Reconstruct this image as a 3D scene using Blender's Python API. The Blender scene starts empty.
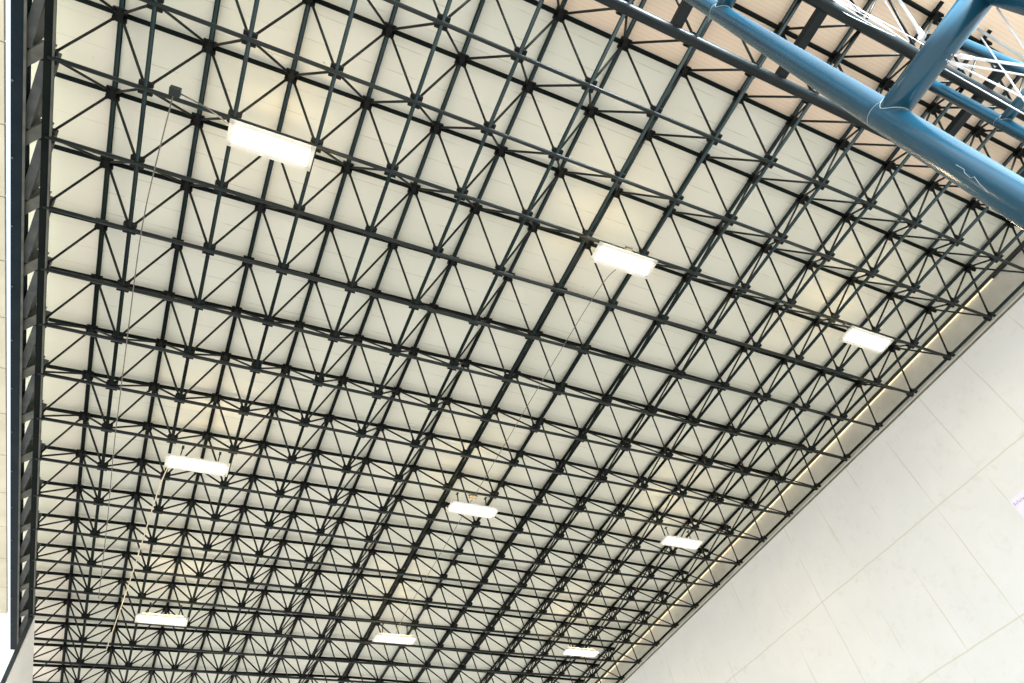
import bpy, bmesh, math, random
from mathutils import Vector, Matrix
random.seed(7)
S = 1.5                       # one bay of the space frame, metres
CAM = (2.8521001, -2.7690938, -8.5616897)      # camera in bays, z = 0 at the bottom chords
ROT = ((0.9069512312812604, -0.3991608227554003, -0.13457377773785478),
       (0.23491232276394727, 0.744460340185177, -0.6249760015432734),
       (0.34965077533312106, 0.5352097154093921, 0.7689570182008517))
FPX = 673.0832
Z0 = 8.5616897 * S + 1.6
H = 0.74                      # depth of the frame, bays (about)
YS = 0.99323                  # the bays are a touch shorter along the hall
COL = bpy.context.scene.collection


def tent(x):
    return 1 - abs(x - 7.5) / 7.5


def zb(x):
    return -0.0382 * tent(x)              # the lower layer sags a little


def zt(x, y):
    return 0.676 + 0.168 * tent(x) - 0.00515 * (y - 7)      # the upper layer follows the roof's shallow ridge


def W(x, y, z):
    return Vector((x * S, y * S, z * S + Z0))


# ------------------------------------------------------------------ materials
def new_mat(name):
    m = bpy.data.materials.new(name)
    m.use_nodes = True
    nt = m.node_tree
    return m, nt, nt.nodes['Principled BSDF']


def N(nt, kind, **kw):
    n = nt.nodes.new(kind)
    for k, v in kw.items():
        setattr(n, k, v)
    return n


def math_node(nt, op, a, b=None, c=None):
    n = N(nt, 'ShaderNodeMath', operation=op)
    for i, v in enumerate((a, b, c)):
        if v is None:
            continue
        if isinstance(v, (int, float)):
            n.inputs[i].default_value = v
        else:
            nt.links.new(v, n.inputs[i])
    return n.outputs[0]


def mix(nt, fac, a, b):
    n = N(nt, 'ShaderNodeMix', data_type='RGBA')
    for sock, v in ((n.inputs[0], fac), (n.inputs[6], a), (n.inputs[7], b)):
        if isinstance(v, (int, float)):
            sock.default_value = v
        elif isinstance(v, tuple):
            sock.default_value = (*v, 1)
        else:
            nt.links.new(v, sock)
    return n.outputs[2]


def noise(nt, scale, detail=4, vec=None, rough=0.5):
    n = N(nt, 'ShaderNodeTexNoise')
    n.inputs['Scale'].default_value = scale
    n.inputs['Detail'].default_value = detail
    n.inputs['Roughness'].default_value = rough
    if vec is not None:
        nt.links.new(vec, n.inputs['Vector'])
    return n.outputs['Fac']


def ramp(nt, v, lo, hi):
    n = N(nt, 'ShaderNodeMapRange')
    n.inputs[1].default_value = lo
    n.inputs[2].default_value = hi
    nt.links.new(v, n.inputs[0])
    return n.outputs[0]


def bays(nt):
    """place in the building measured in bays"""
    g = N(nt, 'ShaderNodeNewGeometry')
    sub = N(nt, 'ShaderNodeVectorMath', operation='SUBTRACT')
    nt.links.new(g.outputs['Position'], sub.inputs[0])
    sub.inputs[1].default_value = (0, 0, Z0)
    sc = N(nt, 'ShaderNodeVectorMath', operation='SCALE')
    nt.links.new(sub.outputs[0], sc.inputs[0])
    sc.inputs['Scale'].default_value = 1 / S
    sp = N(nt, 'ShaderNodeSeparateXYZ')
    nt.links.new(sc.outputs[0], sp.inputs[0])
    return sc.outputs[0], sp.outputs[0], sp.outputs[1], sp.outputs[2]


def painted(name, c1, c2, rough=0.4, scale=6, speck=None, metal=0.0, spec=0.5):
    m, nt, b = new_mat(name)
    tc = N(nt, 'ShaderNodeNewGeometry')
    f = ramp(nt, noise(nt, scale, 5, tc.outputs['Position']), 0.35, 0.68)
    col = mix(nt, f, c1, c2)
    if speck:
        s = ramp(nt, noise(nt, 26, 3, tc.outputs['Position'], 0.6), speck[1], speck[1] + 0.03)
        col = mix(nt, s, col, speck[0])
    nt.links.new(col, b.inputs['Base Color'])
    b.inputs['Roughness'].default_value = rough
    b.inputs['Metallic'].default_value = metal
    b.inputs['Specular IOR Level'].default_value = spec
    return m


M = {}
M['frame'] = painted('dark_teal_paint', (0.0065, 0.0105, 0.0105), (0.013, 0.018, 0.016), 0.38, 1.2, spec=0.26)
M['frame_dark'] = painted('dark_green_black_paint', (0.0045, 0.0075, 0.007), (0.009, 0.012, 0.0105), 0.6, 1.2, spec=0.04)
M['brace'] = painted('dark_brace_paint', (0.009, 0.011, 0.009), (0.024, 0.024, 0.018), 0.5, 1.5, spec=0.2)
M['node'] = painted('node_black_paint', (0.003, 0.004, 0.004), (0.008, 0.009, 0.008), 0.6, 4, spec=0.15)
M['girder'] = painted('girder_blue_black', (0.003, 0.010, 0.015), (0.007, 0.016, 0.022), 0.5, 2,
                      ((0.12, 0.13, 0.12), 0.76), spec=0.12)
M['girder_grey'] = painted('girder_lacing_grey', (0.05, 0.058, 0.058), (0.085, 0.09, 0.085), 0.6, 4, spec=0.3)
M['girder_web'] = painted('girder_web_olive', (0.045, 0.05, 0.04), (0.10, 0.10, 0.08), 0.5, 3)
M['blue'] = painted('mast_blue_gloss', (0.007, 0.050, 0.084), (0.010, 0.062, 0.100), 0.24, 1.4,
                    ((0.35, 0.42, 0.42), 0.775))
M['weld'] = painted('weld_pale', (0.30, 0.38, 0.40), (0.42, 0.47, 0.46), 0.6, 20)
M['edge'] = painted('edge_tube_grey_blue', (0.005, 0.009, 0.0105), (0.010, 0.015, 0.0165), 0.42, 2, spec=0.2)
M['steel'] = painted('stainless_rod', (0.72, 0.73, 0.76), (0.85, 0.85, 0.86), 0.35, 8, spec=0.8)
M['cable'] = painted('grey_cable', (0.10, 0.095, 0.08), (0.2, 0.18, 0.14), 0.6, 5)
M['cable_lit'] = painted('lit_cable', (0.62, 0.52, 0.36), (0.75, 0.66, 0.5), 0.6, 5)  # lit look of the wire put into its colour
M['housing'] = painted('lamp_housing_white', (0.72, 0.68, 0.58), (0.8, 0.76, 0.66), 0.4, 5)
M['shade_band'] = painted('olive_shade_band', (0.10, 0.10, 0.075), (0.18, 0.17, 0.13), 0.6, 5)  # shade below the edge chord, put into the colour
M['soffit'] = painted('soffit_beige', (0.60, 0.56, 0.43), (0.70, 0.66, 0.52), 0.8, 1.5)
M['jamb'] = painted('jamb_dark_steel', (0.015, 0.02, 0.022), (0.04, 0.045, 0.045), 0.5, 3)
M['paper'] = painted('notice_lilac', (0.78, 0.74, 0.88), (0.85, 0.80, 0.86), 0.5, 3)
M['ink'] = painted('notice_purple_ink', (0.46, 0.38, 0.62), (0.52, 0.45, 0.68), 0.5, 3)
M['rod_grey'] = painted('rod_dull_grey', (0.42, 0.43, 0.40), (0.5, 0.51, 0.48), 0.5, 6)
M['slot'] = painted('edge_angle_dark', (0.02, 0.022, 0.018), (0.035, 0.035, 0.03), 0.6, 3)

m, nt, b = new_mat('lamp_diffuser_glow')
b.inputs['Base Color'].default_value = (0.9, 0.85, 0.75, 1)
b.inputs['Emission Color'].default_value = (1.0, 0.74, 0.40, 1)
b.inputs['Emission Strength'].default_value = 32.0
M['glow'] = m

m, nt, b = new_mat('slit_cream_tint')
tr = N(nt, 'ShaderNodeBsdfTransparent')
tr.inputs['Color'].default_value = (1.0, 0.86, 0.66, 1)
gl = N(nt, 'ShaderNodeBsdfGlossy')
gl.inputs['Roughness'].default_value = 0.1
mx = N(nt, 'ShaderNodeMixShader')
mx.inputs[0].default_value = 0.05
nt.links.new(tr.outputs[0], mx.inputs[1]); nt.links.new(gl.outputs[0], mx.inputs[2])
nt.links.new(mx.outputs[0], nt.nodes['Material Output'].inputs['Surface'])
M['slit_tint'] = m

# ceiling: pale boards, seams along the bays, ribbed sheeting with a peach tone over the outermost bays
m, nt, b = new_mat('ceiling_boards')
vec, X, Y, Z = bays(nt)
big = noise(nt, 0.35, 2, vec)
base = mix(nt, ramp(nt, big, 0.35, 0.65), (0.69, 0.69, 0.59), (0.755, 0.74, 0.64))
# boards keep slightly different tones
cell = N(nt, 'ShaderNodeTexWhiteNoise', noise_dimensions='2D')
cmb = N(nt, 'ShaderNodeCombineXYZ')
nt.links.new(math_node(nt, 'FLOOR', math_node(nt, 'ADD', X, 0.5)), cmb.inputs[0])
nt.links.new(math_node(nt, 'FLOOR', math_node(nt, 'MULTIPLY', Y, 3.0)), cmb.inputs[1])
nt.links.new(cmb.outputs[0], cell.inputs['Vector'])
base = mix(nt, math_node(nt, 'MULTIPLY', cell.outputs['Value'], 0.16), base, (0.57, 0.58, 0.48))
# seams
fy = math_node(nt, 'FRACT', math_node(nt, 'MULTIPLY', Y, 3.0))
seam = math_node(nt, 'LESS_THAN', fy, 0.035)
brk = ramp(nt, noise(nt, 2.2, 3, vec), 0.42, 0.6)
base = mix(nt, math_node(nt, 'MULTIPLY', math_node(nt, 'MULTIPLY', seam, brk), 0.6), base, (0.42, 0.40, 0.32))
# small knots and stains
st = ramp(nt, noise(nt, 16, 3, vec, 0.55), 0.70, 0.76)
pat = ramp(nt, noise(nt, 0.8, 2, vec), 0.5, 0.62)
base = mix(nt, math_node(nt, 'MULTIPLY', math_node(nt, 'MULTIPLY', st, pat), 0.7), base, (0.36, 0.33, 0.25))
# ribbed sheeting, peach toned, beyond the first row; plain peach tint beside the girder
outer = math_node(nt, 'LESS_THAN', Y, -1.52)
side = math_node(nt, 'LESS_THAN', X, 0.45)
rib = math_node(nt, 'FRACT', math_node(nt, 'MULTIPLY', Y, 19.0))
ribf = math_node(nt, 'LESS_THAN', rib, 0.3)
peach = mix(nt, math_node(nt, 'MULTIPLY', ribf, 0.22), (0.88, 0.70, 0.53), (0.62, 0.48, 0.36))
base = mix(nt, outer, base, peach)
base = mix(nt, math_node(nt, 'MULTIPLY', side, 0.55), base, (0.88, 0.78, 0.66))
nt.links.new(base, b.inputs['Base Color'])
b.inputs['Roughness'].default_value = 0.75
bp = N(nt, 'ShaderNodeBump')
bp.inputs['Strength'].default_value = 0.25
bp.inputs['Distance'].default_value = 0.02
nt.links.new(math_node(nt, 'MULTIPLY', outer, rib), bp.inputs['Height'])
nt.links.new(bp.outputs[0], b.inputs['Normal'])
M['ceiling'] = m


def concrete(name, c1, c2, joints, stain, lines=True):
    m, nt, b = new_mat(name)
    vec, X, Y, Z = bays(nt)
    n1 = noise(nt, 0.9, 6, vec, 0.6)
    col = mix(nt, ramp(nt, n1, 0.35, 0.7), c1, c2)
    n2 = noise(nt, 5, 6, vec, 0.65)
    col = mix(nt, math_node(nt, 'MULTIPLY', ramp(nt, n2, 0.55, 0.8), 0.35), col, stain)
    if lines:
        wob = math_node(nt, 'MULTIPLY', math_node(nt, 'SUBTRACT', noise(nt, 1.3, 3, vec), 0.5), 0.06)
        for z in joints:
            d = math_node(nt, 'ABSOLUTE', math_node(nt, 'SUBTRACT', math_node(nt, 'ADD', Z, wob), z))
            f = math_node(nt, 'LESS_THAN', d, 0.014)
            col = mix(nt, math_node(nt, 'MULTIPLY', f, 0.55), col, stain)
            # grime that has crept along the joint
            g = math_node(nt, 'MULTIPLY', math_node(nt, 'LESS_THAN', d, 0.17), ramp(nt, noise(nt, 3.4, 6, vec, 0.7), 0.56, 0.72))
            col = mix(nt, math_node(nt, 'MULTIPLY', g, 0.4), col, stain)
        yy = math_node(nt, 'FRACT', math_node(nt, 'DIVIDE', math_node(nt, 'ADD', math_node(nt, 'ADD', Y, 0.20), math_node(nt, 'MULTIPLY', wob, 0.7)), 1.09))
        f = math_node(nt, 'LESS_THAN', yy, 0.02)
        br = ramp(nt, noise(nt, 1.1, 3, vec), 0.42, 0.58)
        col = mix(nt, math_node(nt, 'MULTIPLY', math_node(nt, 'MULTIPLY', f, br), 0.6), col, stain)
        # long drip marks
        cm = N(nt, 'ShaderNodeCombineXYZ')
        nt.links.new(math_node(nt, 'MULTIPLY', Y, 7.0), cm.inputs[1])
        nt.links.new(math_node(nt, 'MULTIPLY', Z, 0.55), cm.inputs[2])
        dr = ramp(nt, noise(nt, 1.0, 3, cm.outputs[0]), 0.66, 0.74)
        col = mix(nt, math_node(nt, 'MULTIPLY', dr, 0.16), col, stain)
    nt.links.new(col, b.inputs['Base Color'])
    b.inputs['Roughness'].default_value = 0.8
    bp = N(nt, 'ShaderNodeBump')
    bp.inputs['Strength'].default_value = 0.08
    nt.links.new(n2, bp.inputs['Height'])
    nt.links.new(bp.outputs[0], b.inputs['Normal'])
    return m


M['wall'] = concrete('white_washed_concrete', (0.735, 0.735, 0.71), (0.78, 0.78, 0.76), (-1.93, -4.09, -6.25), (0.58, 0.54, 0.42))
M['wall_top'] = concrete('raw_grey_concrete', (0.56, 0.54, 0.48), (0.78, 0.75, 0.68), (), (0.36, 0.35, 0.31), False)
M['wall_plain'] = concrete('plain_plaster', (0.80, 0.79, 0.74), (0.86, 0.85, 0.80), (), (0.6, 0.56, 0.46), False)


# ------------------------------------------------------------------ mesh helpers (all in bays)
def add_tube(bm, p, q, r, seg=8, r2=None, caps=True):
    p, q = W(*p), W(*q)
    r *= S
    r2 = r if r2 is None else r2 * S
    d = (q - p).normalized()
    up = Vector((0, 0, 1)) if abs(d.z) < 0.9 else Vector((1, 0, 0))
    a = d.cross(up).normalized()
    c = d.cross(a).normalized()
    v1, v2 = [], []
    for k in range(seg):
        t = 2 * math.pi * (k + 0.5) / seg
        o = a * math.cos(t) + c * math.sin(t)
        v1.append(bm.verts.new(p + o * r))
        v2.append(bm.verts.new(q + o * r2))
    for k in range(seg):
        f = bm.faces.new((v1[k], v2[k], v2[(k + 1) % seg], v1[(k + 1) % seg]))
        f.smooth = True
    if caps:
        bm.faces.new(v1)
        bm.faces.new(v2[::-1])


def add_path(bm, pts, r, seg=6):
    pts = [W(*p) for p in pts]
    r *= S
    rings = []
    for i, p in enumerate(pts):
        d = (pts[min(i + 1, len(pts) - 1)] - pts[max(i - 1, 0)]).normalized()
        up = Vector((0, 0, 1)) if abs(d.z) < 0.9 else Vector((1, 0, 0))
        a = d.cross(up).normalized()
        c = d.cross(a).normalized()
        rings.append([bm.verts.new(p + (a * math.cos(2 * math.pi * k / seg) + c * math.sin(2 * math.pi * k / seg)) * r) for k in range(seg)])
    for u, v in zip(rings, rings[1:]):
        for k in range(seg):
            bm.faces.new((u[k], v[k], v[(k + 1) % seg], u[(k + 1) % seg])).smooth = True
    bm.faces.new(rings[0])
    bm.faces.new(rings[-1][::-1])


def add_box(bm, lo, hi):
    lo, hi = W(*lo), W(*hi)
    vs = [bm.verts.new((x, y, z)) for x in (lo.x, hi.x) for y in (lo.y, hi.y) for z in (lo.z, hi.z)]
    for f in ((0, 1, 3, 2), (4, 6, 7, 5), (0, 4, 5, 1), (2, 3, 7, 6), (0, 2, 6, 4), (1, 5, 7, 3)):
        bm.faces.new([vs[i] for i in f])


def add_bar(bm, p, q, w, h, side=None):
    """rectangular bar from p to q: w across, h along the other axis"""
    p, q = W(*p), W(*q)
    d = (q - p).normalized()
    up = Vector(side) if side else Vector((0, 0, 1))
    a = d.cross(up).normalized() * w * S / 2
    c = d.cross(a).normalized() * h * S / 2
    vs = [bm.verts.new(e + a * i + c * j) for e in (p, q) for i, j in ((-1, -1), (1, -1), (1, 1), (-1, 1))]
    for k in range(4):
        bm.faces.new((vs[k], vs[(k + 1) % 4], vs[4 + (k + 1) % 4], vs[4 + k]))
    bm.faces.new(vs[3::-1])
    bm.faces.new(vs[4:])


def obj(name, bm, mat, parent=None, origin=None, bevel=0.0):
    bmesh.ops.recalc_face_normals(bm, faces=bm.faces)
    if origin is not None:
        bmesh.ops.translate(bm, verts=bm.verts, vec=-Vector(origin))
    me = bpy.data.meshes.new(name)
    bm.to_mesh(me)
    bm.free()
    me.materials.append(M[mat])
    o = bpy.data.objects.new(name, me)
    COL.objects.link(o)
    if parent is not None:
        o.parent = parent
        if origin is not None:
            o.location = Vector(origin) - Vector(parent.location)
        else:
            o.matrix_parent_inverse = Matrix.Translation(-Vector(parent.location))
    elif origin is not None:
        o.location = origin
    if bevel:
        mod = o.modifiers.new('bevel', 'BEVEL')
        mod.width = bevel
        mod.segments = 2
        mod.limit_method = 'ANGLE'
    return o


def thing(name, label, cat, loc=(0, 0, 0), group=None):
    o = bpy.data.objects.new(name, None)
    o.empty_display_size = 0.2
    o.location = W(*loc)
    COL.objects.link(o)
    o['label'] = label
    o['category'] = cat
    if group:
        o['group'] = group
    return o


def struct(name, bm, mat):
    o = obj(name, bm, mat)
    o['kind'] = 'structure'
    return o


# ------------------------------------------------------------------ the setting
FAR = 19.0
bm = bmesh.new()                                          # two shallow slopes meeting over the middle of the hall
rows = []
for y in (-4.7, FAR + 0.3):
    rows.append([bm.verts.new(W(x, y, zt(x, y) + dz)) for dz in (.09, .20) for x in (-0.56, 7.5, 15.245)])
a, c = rows
for i, j in ((0, 1), (1, 2), (3, 4), (4, 5), (0, 3), (2, 5)):
    bm.faces.new((a[i], a[j], c[j], c[i]))
for r_ in rows:
    bm.faces.new((r_[0], r_[1], r_[4], r_[3])); bm.faces.new((r_[1], r_[2], r_[5], r_[4]))
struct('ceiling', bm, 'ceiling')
bm = bmesh.new(); add_box(bm, (15.11, -7, -9.6), (15.6, FAR + 0.3, 0.015)); struct('wall_right', bm, 'wall')
bm = bmesh.new()                                          # its top edge runs level with the underside of the roof, a slit apart
vs = [bm.verts.new(W(x, y, z)) for y, z in ((-7, .015), (FAR + .3, .015), (FAR + .3, zt(15.2, FAR + .3) + .062), (-7, zt(15.2, -7) + .062)) for x in (15.325, 15.6)]
for f in ((0, 2, 4, 6), (1, 3, 5, 7), (0, 1, 3, 2), (2, 3, 5, 4), (4, 5, 7, 6), (6, 7, 1, 0)):
    bm.faces.new([vs[i] for i in f])
struct('wall_right_upper', bm, 'wall_top')
bm = bmesh.new(); add_bar(bm, (15.235, -4.7, zt(15.2, -4.7) + .075), (15.235, FAR, zt(15.2, FAR) + .075), .05, .05); struct('trim_1', bm, 'slot')
bm = bmesh.new()                                          # pane added in the slit to tint its daylight cream
vs = [bm.verts.new(W(x, y, zt(15.2, y) + dz)) for y in (-.45, FAR) for x, dz in ((15.25, .105), (15.42, .105), (15.42, .112), (15.25, .112))]
for k in range(4):
    bm.faces.new((vs[k], vs[(k + 1) % 4], vs[4 + (k + 1) % 4], vs[4 + k]))
bm.faces.new(vs[:4]); bm.faces.new(vs[4:])
struct('slit_tint_pane', bm, 'slit_tint')
bm = bmesh.new(); add_bar(bm, (15.33, -4.7, zt(15.2, -4.7) + .11), (15.33, -.46, zt(15.2, -.46) + .11), .2, .06); struct('trim_4', bm, 'slot')
bm = bmesh.new(); add_box(bm, (15.075, -7, -0.065), (15.11, FAR, -0.045)); struct('shade_strip', bm, 'shade_band')  # olive strip added to stand for the shadow band under the chord
bm = bmesh.new(); add_box(bm, (0.02, 12.97, -9.6), (0.10, FAR + 0.3, -0.06)); struct('wall_left', bm, 'wall_plain')
bm = bmesh.new(); add_box(bm, (0.0, 12.94, -9.6), (0.08, 12.97, -0.06)); struct('trim_3', bm, 'jamb')
bm = bmesh.new()
for k in range(-4, 13):                                   # beige soffit outside the girder, in panels with open joints
    add_box(bm, (-3.2, k + 0.008, 0.0), (-0.425, k + 0.992, 0.05))
struct('soffit', bm, 'soffit')

# ------------------------------------------------------------------ space frame
NI, J0, J1 = 15, -3, 18                                   # bottom nodes i = 0..15, j = -3..18
sf = thing('space_frame', 'dark teal double-layer space frame of tubes carrying the whole pale ceiling', 'space frame', (7.5, 7.5, 0))
RA, RB, RT, RD = 0.0275, 0.0265, 0.032, 0.0168
for j in range(J0 + 2, J1 + 1):                           # chords across the hall; rows -3 and -2 are the edge truss tubes
    bm = bmesh.new(); add_path(bm, [(x, j * YS, zb(x)) for x in (0, 7.5, NI)], RA, 10); obj('bottom_chord', bm, 'frame', sf)
for i in range(NI + 1):
    bm = bmesh.new(); add_tube(bm, (i, J0 * YS, zb(i) + 0.03), (i, J1 * YS, zb(i) + 0.03), RB, 10); obj('bottom_chord', bm, 'frame_dark', sf)
for j in range(J0 - 1, J1):
    y = (j + .5) * YS
    bm = bmesh.new(); add_path(bm, [(x, y, zt(x, y)) for x in (-.3, 7.5, NI - .3)], RT, 10); obj('top_chord', bm, 'frame_dark', sf)
for i in range(NI):
    x, y0, y1 = i + .5, (J0 - .7) * YS, (J1 - .4) * YS
    bm = bmesh.new(); add_tube(bm, (x, y0, zt(x, y0) + .025), (x, y1, zt(x, y1) + .025), RT, 10); obj('top_chord', bm, 'frame_dark', sf)
cam = Vector(CAM)
R3 = [Vector(r) for r in ROT]


def seen(p):
    """how large something at p stands in the photograph (0 outside it)"""
    d = Vector(p) - cam
    z = R3[2].dot(d)
    if z <= 0.1:
        return 0
    u, v = 512 + FPX * R3[0].dot(d) / z, 341.5 + FPX * R3[1].dot(d) / z
    return 1 / z if 40 < u < 1030 and -10 < v < 695 else 0


def split_part(name, items, mat, build):
    """the 100 that show largest one by one, the rest as one object"""
    items = sorted(items, key=lambda it: -seen(it[0]))
    for it in items[:100]:
        bm = bmesh.new(); build(bm, it); obj(name, bm, mat, sf)
    bm = bmesh.new()
    for it in items[100:]:
        build(bm, it)
    o = obj(name, bm, mat, sf)
    o['kind'] = 'stuff'


diag, bnodes, tnodes = [], [], []
for i in range(NI + 1):
    for j in range(J0, J1 + 1):
        if j >= J0 + 2:
            bnodes.append(((i, j * YS, zb(i)),))
        for a in (-.5, .5):
            for c in (-.5, .5):
                x, y = i + a, j + c
                if 0 < x < NI and y < J1:
                    diag.append((((i + x) / 2, (j + y) / 2, H / 2), (i, j * YS, zb(i) + 0.03), (x, y * YS, zt(x, y * YS) - .01)))
for i in range(NI):
    for j in range(J0 - 1, J1):
        tnodes.append(((i + .5, (j + .5) * YS, zt(i + .5, (j + .5) * YS)),))


def b_diag(bm, it):
    p, q = Vector(it[1]), Vector(it[2])
    d = (q - p).normalized()
    a, b_ = p + d * 0.10, q - d * 0.10
    add_tube(bm, a, b_, RD, 6)


def b_node(bm, it, s=1):
    x, y, z = it[0]
    # two clamp plates either side of the crossing, and four lugs the diagonals bolt on to
    for k in (-1, 1):
        add_box(bm, (x - .078, y + k * .052 - .027, z + min(s * .012, s * .062)), (x + .078, y + k * .052 + .027, z + max(s * .012, s * .062)))
    add_box(bm, (x - .042, y - .078, z + min(s * .05, s * .07)), (x + .042, y + .078, z + max(s * .05, s * .07)))
    for a in (-1, 1):
        for c in (-1, 1):
            d = Vector((a * .5, c * .5, s * H)).normalized()
            o = Vector((x, y, z + s * .02))
            add_bar(bm, o + d * .045, o + d * .125, .036, .012)


split_part('diagonal_brace', diag, 'brace', b_diag)
split_part('lower_node', bnodes, 'node', b_node)
split_part('upper_node', tnodes, 'node', lambda bm, it: b_node(bm, it, -1))

# ------------------------------------------------------------------ roof edge truss: two fat tubes and cross struts
et = thing('roof_edge_truss', 'pair of thick dark tubes with cross struts along the upper right roof edge', 'edge truss', (7.5, -2.45, 0))
for y, r in ((-1.965, .070), (-2.96, .078)):
    bm = bmesh.new(); add_tube(bm, (-.2, y, 0), (15.05, y, 0), r, 20); obj('edge_tube', bm, 'edge', et)
for x in (1.75, 3.5, 5.36, 6.70, 8.39, 10.4, 11.38, 13.1):
    bm = bmesh.new(); add_bar(bm, (x, -3.35, .05), (x, -1.99, .05), .14, .10); obj('cross_strut', bm, 'edge', et, bevel=0.01)
for i in range(16):                                      # saddles where the frame's chords land on the tube
    bm = bmesh.new()
    add_box(bm, (i - .07, -2.05, .05), (i + .07, -1.86, .10))
    obj('saddle_plate', bm, 'node', et)

# ------------------------------------------------------------------ lattice girder on the left
gd = thing('lattice_girder', 'dark blue-black lattice girder running the full height of the left picture edge', 'girder', (-.16, 4.5, 0))
GY0, GY1 = -4.6, 14.4
bm = bmesh.new(); add_box(bm, (-.352, GY0, -.03), (-.215, GY1, .16)); obj('outer_boom', bm, 'girder', gd, bevel=0.008)
bm = bmesh.new(); add_box(bm, (-.045, GY0, .0), (.045, GY1, .05)); obj('inner_boom', bm, 'frame_dark', gd, bevel=0.008)
bm = bmesh.new(); add_box(bm, (-.222, GY0, -.045), (-.195, GY1, -.03)); obj('boom_lip', bm, 'girder_web', gd)
bm = bmesh.new(); add_box(bm, (.045, GY0, -.015), (.066, GY1, .02)); obj('boom_lip', bm, 'girder_web', gd)
for k in range(-4, 15):
    y = k * YS
    bm = bmesh.new()
    add_box(bm, (-.215, y - .05, .02), (-.035, y + .05, .035))
    add_bar(bm, (-.215, y, .20), (-.035, y, .20), .02, .36)
    obj('rung', bm, 'girder_web', gd)
    bm = bmesh.new()                                      # gusset under the rung
    vs = [W(x_, y_, z_) for z_ in (.005, .02) for x_, y_ in ((-.035, y - .16), (-.035, y + .03), (-.215, y + .22), (-.215, y + .03))]
    bv = [bm.verts.new(v) for v in vs]
    for f in ((0, 1, 2, 3), (7, 6, 5, 4), (0, 4, 5, 1), (1, 5, 6, 2), (2, 6, 7, 3), (3, 7, 4, 0)):
        bm.faces.new([bv[i] for i in f])
    obj('gusset', bm, 'girder_web', gd)
    if k < 14:
        bm = bmesh.new(); add_bar(bm, (-.035, y + .08, .21), (-.215, y + .94, .21), .10, .38); obj('lacing_bar', bm, 'girder_grey', gd)
    bm = bmesh.new(); add_tube(bm, (-.33, y + .4, -.042), (-.33, y + .4, -.028), .013, 8); obj('bolt', bm, 'girder_web', gd)

# ------------------------------------------------------------------ lamps
L0 = W(2.5, 1, -.42)


def lamp(loc, label):
    t = thing('floodlight', label, 'light', loc, 'lit floodlights under the space frame')
    return t


def lamp_parts(t):
    x, y, z = 2.5, 1, -.42
    pl = t
    bm = bmesh.new()                                      # tray with a tapered spine above it
    add_box(bm, (x - .40, y - .055, z + .055), (x + .40, y + .055, z + .12))
    add_box(bm, (x - .44, y - .085, z + .045), (x + .44, y + .085, z + .058))
    obj('housing', bm, 'housing', pl, bevel=0.006)
    bm = bmesh.new(); add_box(bm, (x - .445, y - .112, z + .008), (x + .445, y + .112, z + .05)); obj('diffuser', bm, 'glow', pl, bevel=0.012)
    bm = bmesh.new()                                      # flat rim round the diffuser
    for k in (-1, 1):
        add_box(bm, (x - .50, y + k * .141 - .029, z + .006), (x + .50, y + k * .141 + .029, z + .022))
        add_box(bm, (x + k * .4725 - .0275, y - .17, z + .006), (x + k * .4725 + .0275, y + .17, z + .022))
    obj('rim', bm, 'housing', pl)
    for k in (-1, 1):
        bm = bmesh.new()
        add_bar(bm, (x + k * .3, y, z + .11), (x + k * .3, y, -.07), .02, .01, (0, 1, 0))
        h_ = obj('hanger', bm, 'frame', pl)
        bm = bmesh.new()
        add_box(bm, (x + k * .3 - .02, y - .04, -.074), (x + k * .3 + .02, y + .04, -.064))
        c_ = obj('clamp', bm, 'frame', pl)
        mi = c_.matrix_parent_inverse.copy()
        c_.parent = h_
        c_.matrix_parent_inverse = Matrix.Identity(4)


specs = [((2.5, 1), 'large lit floodlight at upper left, near the small box with a dangling wire'),
         ((7.54, 1), 'large lit floodlight near the middle of the ceiling, right of the picture centre'),
         ((12.5, 1), 'lit floodlight close to the white wall at far right, highest beside that wall'),
         ((2.5, 7), 'lit floodlight at lower left with a warm glow, middle of the left lamp column'),
         ((7.53, 7.02), 'lit floodlight in the lower centre, middle of the central lamp column'),
         ((12.5, 7), 'lit floodlight at lower right, middle lamp of the column along the white wall'),
         ((2.5, 12), 'small distant lit floodlight at bottom left, farthest of the left lamp column'),
         ((7.53, 12), 'small distant lit floodlight at bottom centre, farthest of the central lamp column'),
         ((12.5, 11.9), 'small distant lit floodlight at bottom right, farthest lamp along the white wall')]
first = lamp((2.5, 1, -.42), specs[0][1])
lamp_parts(first)
for (x, y), lab in specs[1:]:
    r = first.copy(); COL.objects.link(r); r.location = W(x, y, -.42); r['label'] = lab
    for ch in list(first.children):
        c = ch.copy(); COL.objects.link(c); c.parent = r
        c.matrix_parent_inverse = ch.matrix_parent_inverse.copy()
        for g in list(ch.children):
            e = g.copy(); COL.objects.link(e); e.parent = c
            e.matrix_parent_inverse = g.matrix_parent_inverse.copy()

# ------------------------------------------------------------------ blue facade masts
DR = 0.08                                                # tube radius in bays


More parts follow.
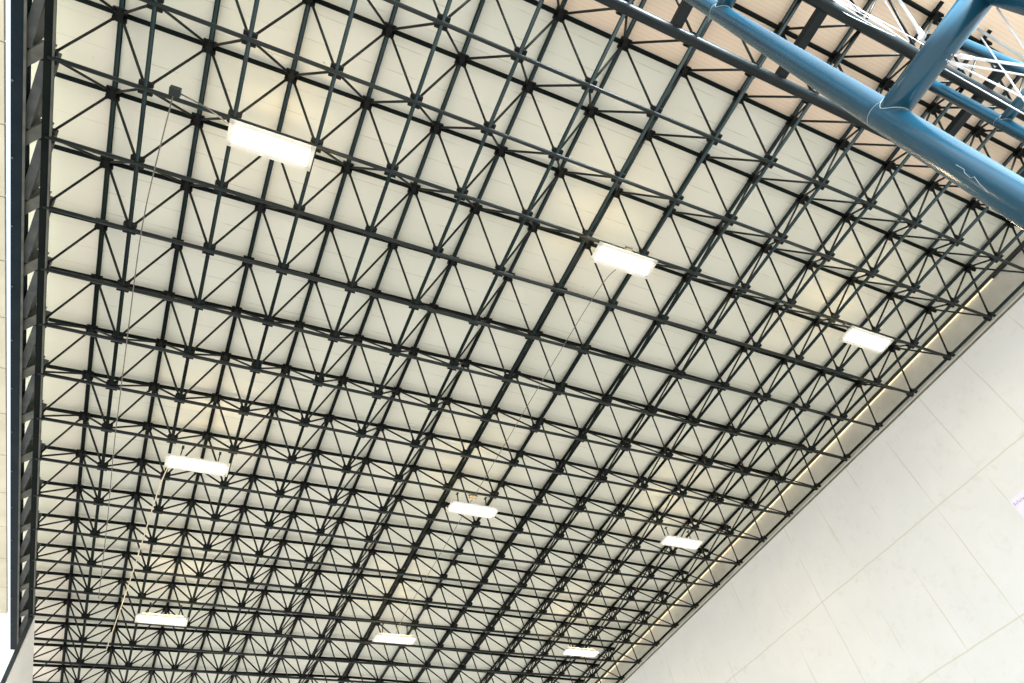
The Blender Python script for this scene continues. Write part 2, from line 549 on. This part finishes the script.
def mast(x, yi, yo, ztop, zs, label, prof, lean=0.0):
    """two upright tubes, a little slimmer above each joint, tied by level struts"""
    def rad(z):
        for (za, ra), (zb_, rb) in zip(prof, prof[1:]):
            if za <= z <= zb_:
                return ra + (rb - ra) * (z - za) / (zb_ - za)
        return prof[-1][1]

    t = thing('facade_mast', label, 'mast', (x, yi, -8.56))
    for y in (yi, yo):
        bm = bmesh.new()
        lv = [-8.56] + [z for z, _ in prof[1:-1]] + [ztop]
        for z0, z1 in zip(lv, lv[1:]):
            add_tube(bm, (x, y + lean * (z0 + 5), z0), (x, y + lean * (z1 + 5), z1), rad(z0), 40, rad(z1), caps=z0 == lv[0] or z1 == ztop)
        bmesh.ops.remove_doubles(bm, verts=bm.verts, dist=1e-4)
        obj('column', bm, 'blue', t)
    for z in zs:
        r = rad(z)
        y = yi + lean * (z + 5)
        bm = bmesh.new(); add_tube(bm, (x, y - .03, z), (x, yo + .03, z), r * .94, 36); obj('strut', bm, 'blue', t)
        bm = bmesh.new()                                  # weld seams at the strut's foot and round the column
        for k in range(36):
            a0, a1 = 2 * math.pi * k / 36, 2 * math.pi * (k + 1) / 36
            p = []
            for a in (a0, a1):
                px = r * .95 * math.cos(a)
                py = -math.sqrt(max((r * 1.004) ** 2 - px * px, 0))
                p.append((x + px, y + py - .002, z + r * .95 * math.sin(a)))
            add_tube(bm, p[0], p[1], .0022, 5)
            q = [(x + r * math.cos(a), y + r * math.sin(a), z + .045) for a in (a0, a1)]
            add_tube(bm, q[0], q[1], .0014, 5)
        obj('weld_seam', bm, 'weld', t)
    return t, rad


PROF = [(-8.6, .0735), (-5.5, .0745), (-3.42, .0625), (-.1, .05)]
m1, rad1 = mast(5.42, -2.545, -3.19, -.12, (-1.3, -3.42, -5.585, -7.7), 'thick glossy blue tube mast with a side branch crossing the upper right corner', PROF, .012)
mast(10.4, -2.745, -3.31, -.12, (-1.5, -3.6, -5.7, -7.8), 'thin dark blue tube mast behind the branch of the big one, far right', [(-8.6, .075), (-5.5, .075), (-3.6, .075), (-.1, .072)])

# a jagged scratch through the big mast's paint
pts = []
for u, v in ((955.8, 164.5), (960, 167), (964, 169.2), (964.5, 172.7), (970.4, 178), (974.3, 176.8), (979, 183.3), (984, 188), (988.5, 192.6)):
    e = Vector(((u - 512) / FPX, (v - 341.5) / FPX, 1))
    d_ = (Vector(ROT[0]) * e.x + Vector(ROT[1]) * e.y + Vector(ROT[2]) * e.z)
    c_ = Vector(CAM)
    t_ = (5.42 - c_.x) / d_.x * .9
    for _ in range(4000):
        p_ = c_ + d_ * t_
        if math.hypot(p_.x - 5.42, p_.y - (-2.545 + .012 * (p_.z + 5))) <= rad1(p_.z) + .0006:
            break
        t_ += .0006
    else:
        continue
    pts.append(tuple(p_))
if len(pts) > 2:
    bm = bmesh.new(); add_path(bm, pts, .0012, 5); obj('paint_scratch', bm, 'weld', m1)


# ------------------------------------------------------------------ stay rods
def onx(u, v, x):
    """where the sight line of a measured point meets the upright plane x"""
    d = Vector(((u - 512) / FPX, (v - 341.5) / FPX, 1))
    r = R3[0] * d.x + R3[1] * d.y + R3[2] * d.z
    return cam + r * ((x - cam.x) / r.x)


def rod(a, b_, r, label, x=5.42, x2=None, sleeve=True, mat='steel'):
    p, q = onx(*a, x), onx(*b_, x2 or x)
    d = (q - p)
    q = q + d * 0.35
    t = thing('stay_rod', label, 'stay rod', p, 'pale stay rods beside the blue mast')
    bm = bmesh.new(); add_tube(bm, p, q, r, 12); obj('rod', bm, mat, t)
    if sleeve:
        d.normalize()
        bm = bmesh.new()
        add_tube(bm, p + d * .01, p + d * .085, r * 1.9, 12, r * 1.5)
        add_bar(bm, p - d * .03, p + d * .012, r * 3.0, r * 1.1)
        fe = obj('fork_end', bm, 'steel', t)
        bm = bmesh.new(); add_tube(bm, p - d * .02 + Vector((-r * 1.6, 0, 0)), p - d * .02 + Vector((r * 1.6, 0, 0)), r * .8, 10)
        pn = obj('pin', bm, 'girder', t)
        pn.parent = fe
        pn.matrix_parent_inverse = Matrix.Identity(4)
    return t


rod((924, 38), (900, 1), .007, 'stout pale rod bolted to the upper left side of the blue branch')
rod((909, 41), (886, 3), .003, 'thin rod left of the stout rod on the blue branch', sleeve=False)
rod((958, 56), (1024, 65.5), .0058, 'stout near-level white rod reaching right from the blue branch')
rod((953, 63), (1024, 75), .0036, 'thin white rod just below the stout near-level one')
rod((951, 62), (1024, 98), .004, 'white rod slanting down to the right edge from the blue branch')
rod((945, 69), (1010, 106), .0026, 'lowest thin white rod lying along the dark edge tube', sleeve=False)
rod((997, 8), (1026, 51), .0038, 'white rod steeply crossing the extreme upper right corner', sleeve=False)
rod((981, 37), (1023, 99), .003, 'thin white rod steeply crossing the level rods, right of the branch', sleeve=False)
rod((978, 29), (1026, 59), .006, 'wide pale grey rod right of the branch, below the corner', 5.42, sleeve=False, mat='rod_grey')

bm = bmesh.new()                                          # lug on the branch that the stout rods bolt to
cen = onx(928, 40, 5.42)
lt = thing('clevis_lug', 'dark bolted lug on the upper left side of the blue branch', 'lug', cen)
add_bar(bm, cen + Vector((0, .005, .035)), cen + Vector((0, -.02, -.05)), .05, .03)
obj('lug_plate', bm, 'girder', lt, bevel=0.004)
bm = bmesh.new(); add_tube(bm, cen + Vector((-.04, 0, .01)), cen + Vector((.04, 0, .01)), .018, 12); obj('pin', bm, 'steel', lt)

# loose white cables lashed along the second edge tube
cb = thing('cable_bundle', 'tangle of loose white cables lying along the dark tube above the blue mast', 'cables', (9, -2.94, .1))
for k in range(5):
    ph, yy, x0 = random.uniform(0, 6.28), random.uniform(-.05, .05), random.uniform(6.9, 7.9)
    pts = []
    for s_ in range(41):
        x = x0 + s_ * .06
        pts.append((x, -2.96 - .08 + yy + .025 * math.sin(x * (1.6 + k * .3) + ph), -.075 + .025 * math.cos(x * (1.2 + k * .3) + ph * 2) - .003 * k))
    bm = bmesh.new(); add_path(bm, pts, .0048, 6); obj('strand', bm, 'steel', cb)


# ------------------------------------------------------------------ wires and boxes under the frame
def wire(name, pts, r, mat, label, cat='cable'):
    fine = []
    for p, q in zip(pts, pts[1:]):
        n = max(3, int((Vector(q) - Vector(p)).length / .4))
        for s in range(n):
            fine.append(Vector(p).lerp(Vector(q), s / n))
    fine.append(Vector(pts[-1]))
    for _ in range(3):
        fine = [fine[0]] + [(fine[i - 1] + fine[i] * 2 + fine[i + 1]) / 4 for i in range(1, len(fine) - 1)] + [fine[-1]]
    o = W(*pts[0])
    bm = bmesh.new(); add_path(bm, fine, r)
    ob = obj(name, bm, mat, origin=o)
    ob['label'] = label
    ob['category'] = cat
    return ob


wire('electrical_wire', [(1.33, .86, -.13), (1.23, 1.85, -.08), (1.15, 2.8, -.06), (1.15, 7.3, -.06), (1.2, 9.2, -.06), (1.22, 12, -.06)], .0075, 'cable',
     'thin grey wire running down from the small box at upper left')
wire('electrical_wire', [(2.1, 7.0, -.3), (1.97, 7.8, -.16), (1.76, 11.0, -.06), (1.5, 14.1, -.06)], .010, 'cable_lit',
     'pale wire slanting down left from the lower left floodlight')
wire('electrical_wire', [(7.6, 1.15, -.3), (7.6, 1.5, -.06), (7.58, 4.0, -.06), (7.59, 6.9, -.06), (7.6, 9, -.06), (7.6, 11.7, -.06), (7.55, 12.0, -.28)], .007, 'cable',
     'thin grey wire strung between the three floodlights of the central column')

jb = thing('junction_box', 'small dark box on an arm left of the upper left floodlight', 'junction box', (1.33, .84, -.1))
bm = bmesh.new(); add_box(bm, (1.28, .80, -.17), (1.40, .90, -.08)); obj('box', bm, 'frame', jb, bevel=0.01)
bm = bmesh.new(); add_path(bm, [(1.38, .86, -.11), (1.7, .91, -.14), (2.04, .97, -.31)], .010); obj('conduit_arm', bm, 'cable', jb)
jc = thing('junction_box', 'tiny box on the chord just above the lower centre floodlight', 'junction box', (7.55, 6.99, -.1))
bm = bmesh.new(); add_box(bm, (7.47, 6.94, -.12), (7.63, 7.04, -.04)); obj('box', bm, 'cable', jc, bevel=0.01)
bm = bmesh.new(); add_tube(bm, (7.55, 7.0, -.05), (7.55, 7.0, .03), .012, 8); obj('clip', bm, 'cable', jc)
jd = thing('junction_box', 'tiny box on the chord just above the floodlight right of the picture centre', 'junction box', (7.7, .97, -.08))
bm = bmesh.new(); add_box(bm, (7.64, .92, -.11), (7.76, 1.02, -.04)); obj('box', bm, 'cable', jd, bevel=0.01)
bm = bmesh.new(); add_tube(bm, (7.7, .97, -.05), (7.7, .98, .03), .012, 8); obj('clip', bm, 'cable', jd)

# notice on the right wall, cut by the picture edge
nx = 15.115
ns = thing('wall_notice', 'small pale lilac notice with purple marks on the white wall at right edge', 'notice', (nx, 1.9, -2.8))
bm = bmesh.new(); add_box(bm, (nx - .012, 1.5, -3.0), (nx + .006, 1.985, -2.62)); obj('board', bm, 'paper', ns)
bm = bmesh.new()
yy = 1.955
for a, c, h in ((0, .02, .05), (.035, .055, .03), (.07, .085, .055), (.10, .125, .03), (.14, .155, .045), (.17, .20, .03)):
    add_box(bm, (nx - .0145, yy - c, -2.74), (nx - .0115, yy - a, -2.74 + h))
obj('lettering', bm, 'ink', ns)

# ------------------------------------------------------------------ sky and camera
w = bpy.data.worlds.new('World')
bpy.context.scene.world = w
w.use_nodes = True
nt = w.node_tree
bg = nt.nodes['Background']
tc = N(nt, 'ShaderNodeTexCoord')
sp = N(nt, 'ShaderNodeSeparateXYZ')
nt.links.new(tc.outputs['Generated'], sp.inputs[0])
up = ramp(nt, sp.outputs[2], -0.08, 0.08)
hi = ramp(nt, sp.outputs[2], 0.0, 0.9)
sky = mix(nt, hi, (1.0, 1.02, 1.04), (0.8, 0.95, 1.1))
ydir = math_node(nt, 'MULTIPLY', sp.outputs[1], -1)
front = ramp(nt, ydir, 0.15, 0.85)                        # the open, brighter side beyond the masts
sky = mix(nt, front, sky, (2.2, 2.7, 3.1))
col = mix(nt, up, (1.0, 0.985, 0.94), sky)
nt.links.new(col, bg.inputs['Color'])
bg.inputs['Strength'].default_value = 1.0

sl = bpy.data.lights.new('sun', 'SUN')
sl.energy = 44.0
sl.angle = math.radians(26)
sl.color = (0.80, 0.93, 1.0)
so = bpy.data.objects.new('sun', sl)
COL.objects.link(so)
so.location = W(7, -12, 2)
so.rotation_euler = Vector((-.17, .93, -.30)).to_track_quat('-Z', 'Y').to_euler()

cd = bpy.data.cameras.new('camera')
cd.sensor_width = 36
cd.lens = 36 * FPX / 1024
cd.clip_start = 0.05
co = bpy.data.objects.new('camera', cd)
COL.objects.link(co)
r, d, f = R3
mw = Matrix(((r.x, -d.x, -f.x, 0), (r.y, -d.y, -f.y, 0), (r.z, -d.z, -f.z, 0), (0, 0, 0, 1)))
co.matrix_world = Matrix.Translation(W(*CAM)) @ mw
sc = bpy.context.scene
sc.camera = co
sc.view_settings.view_transform = 'Standard'
sc.view_settings.look = 'None'
sc.view_settings.exposure = 0.44
sc.view_settings.gamma = 1.0
sc.view_settings.use_curve_mapping = False
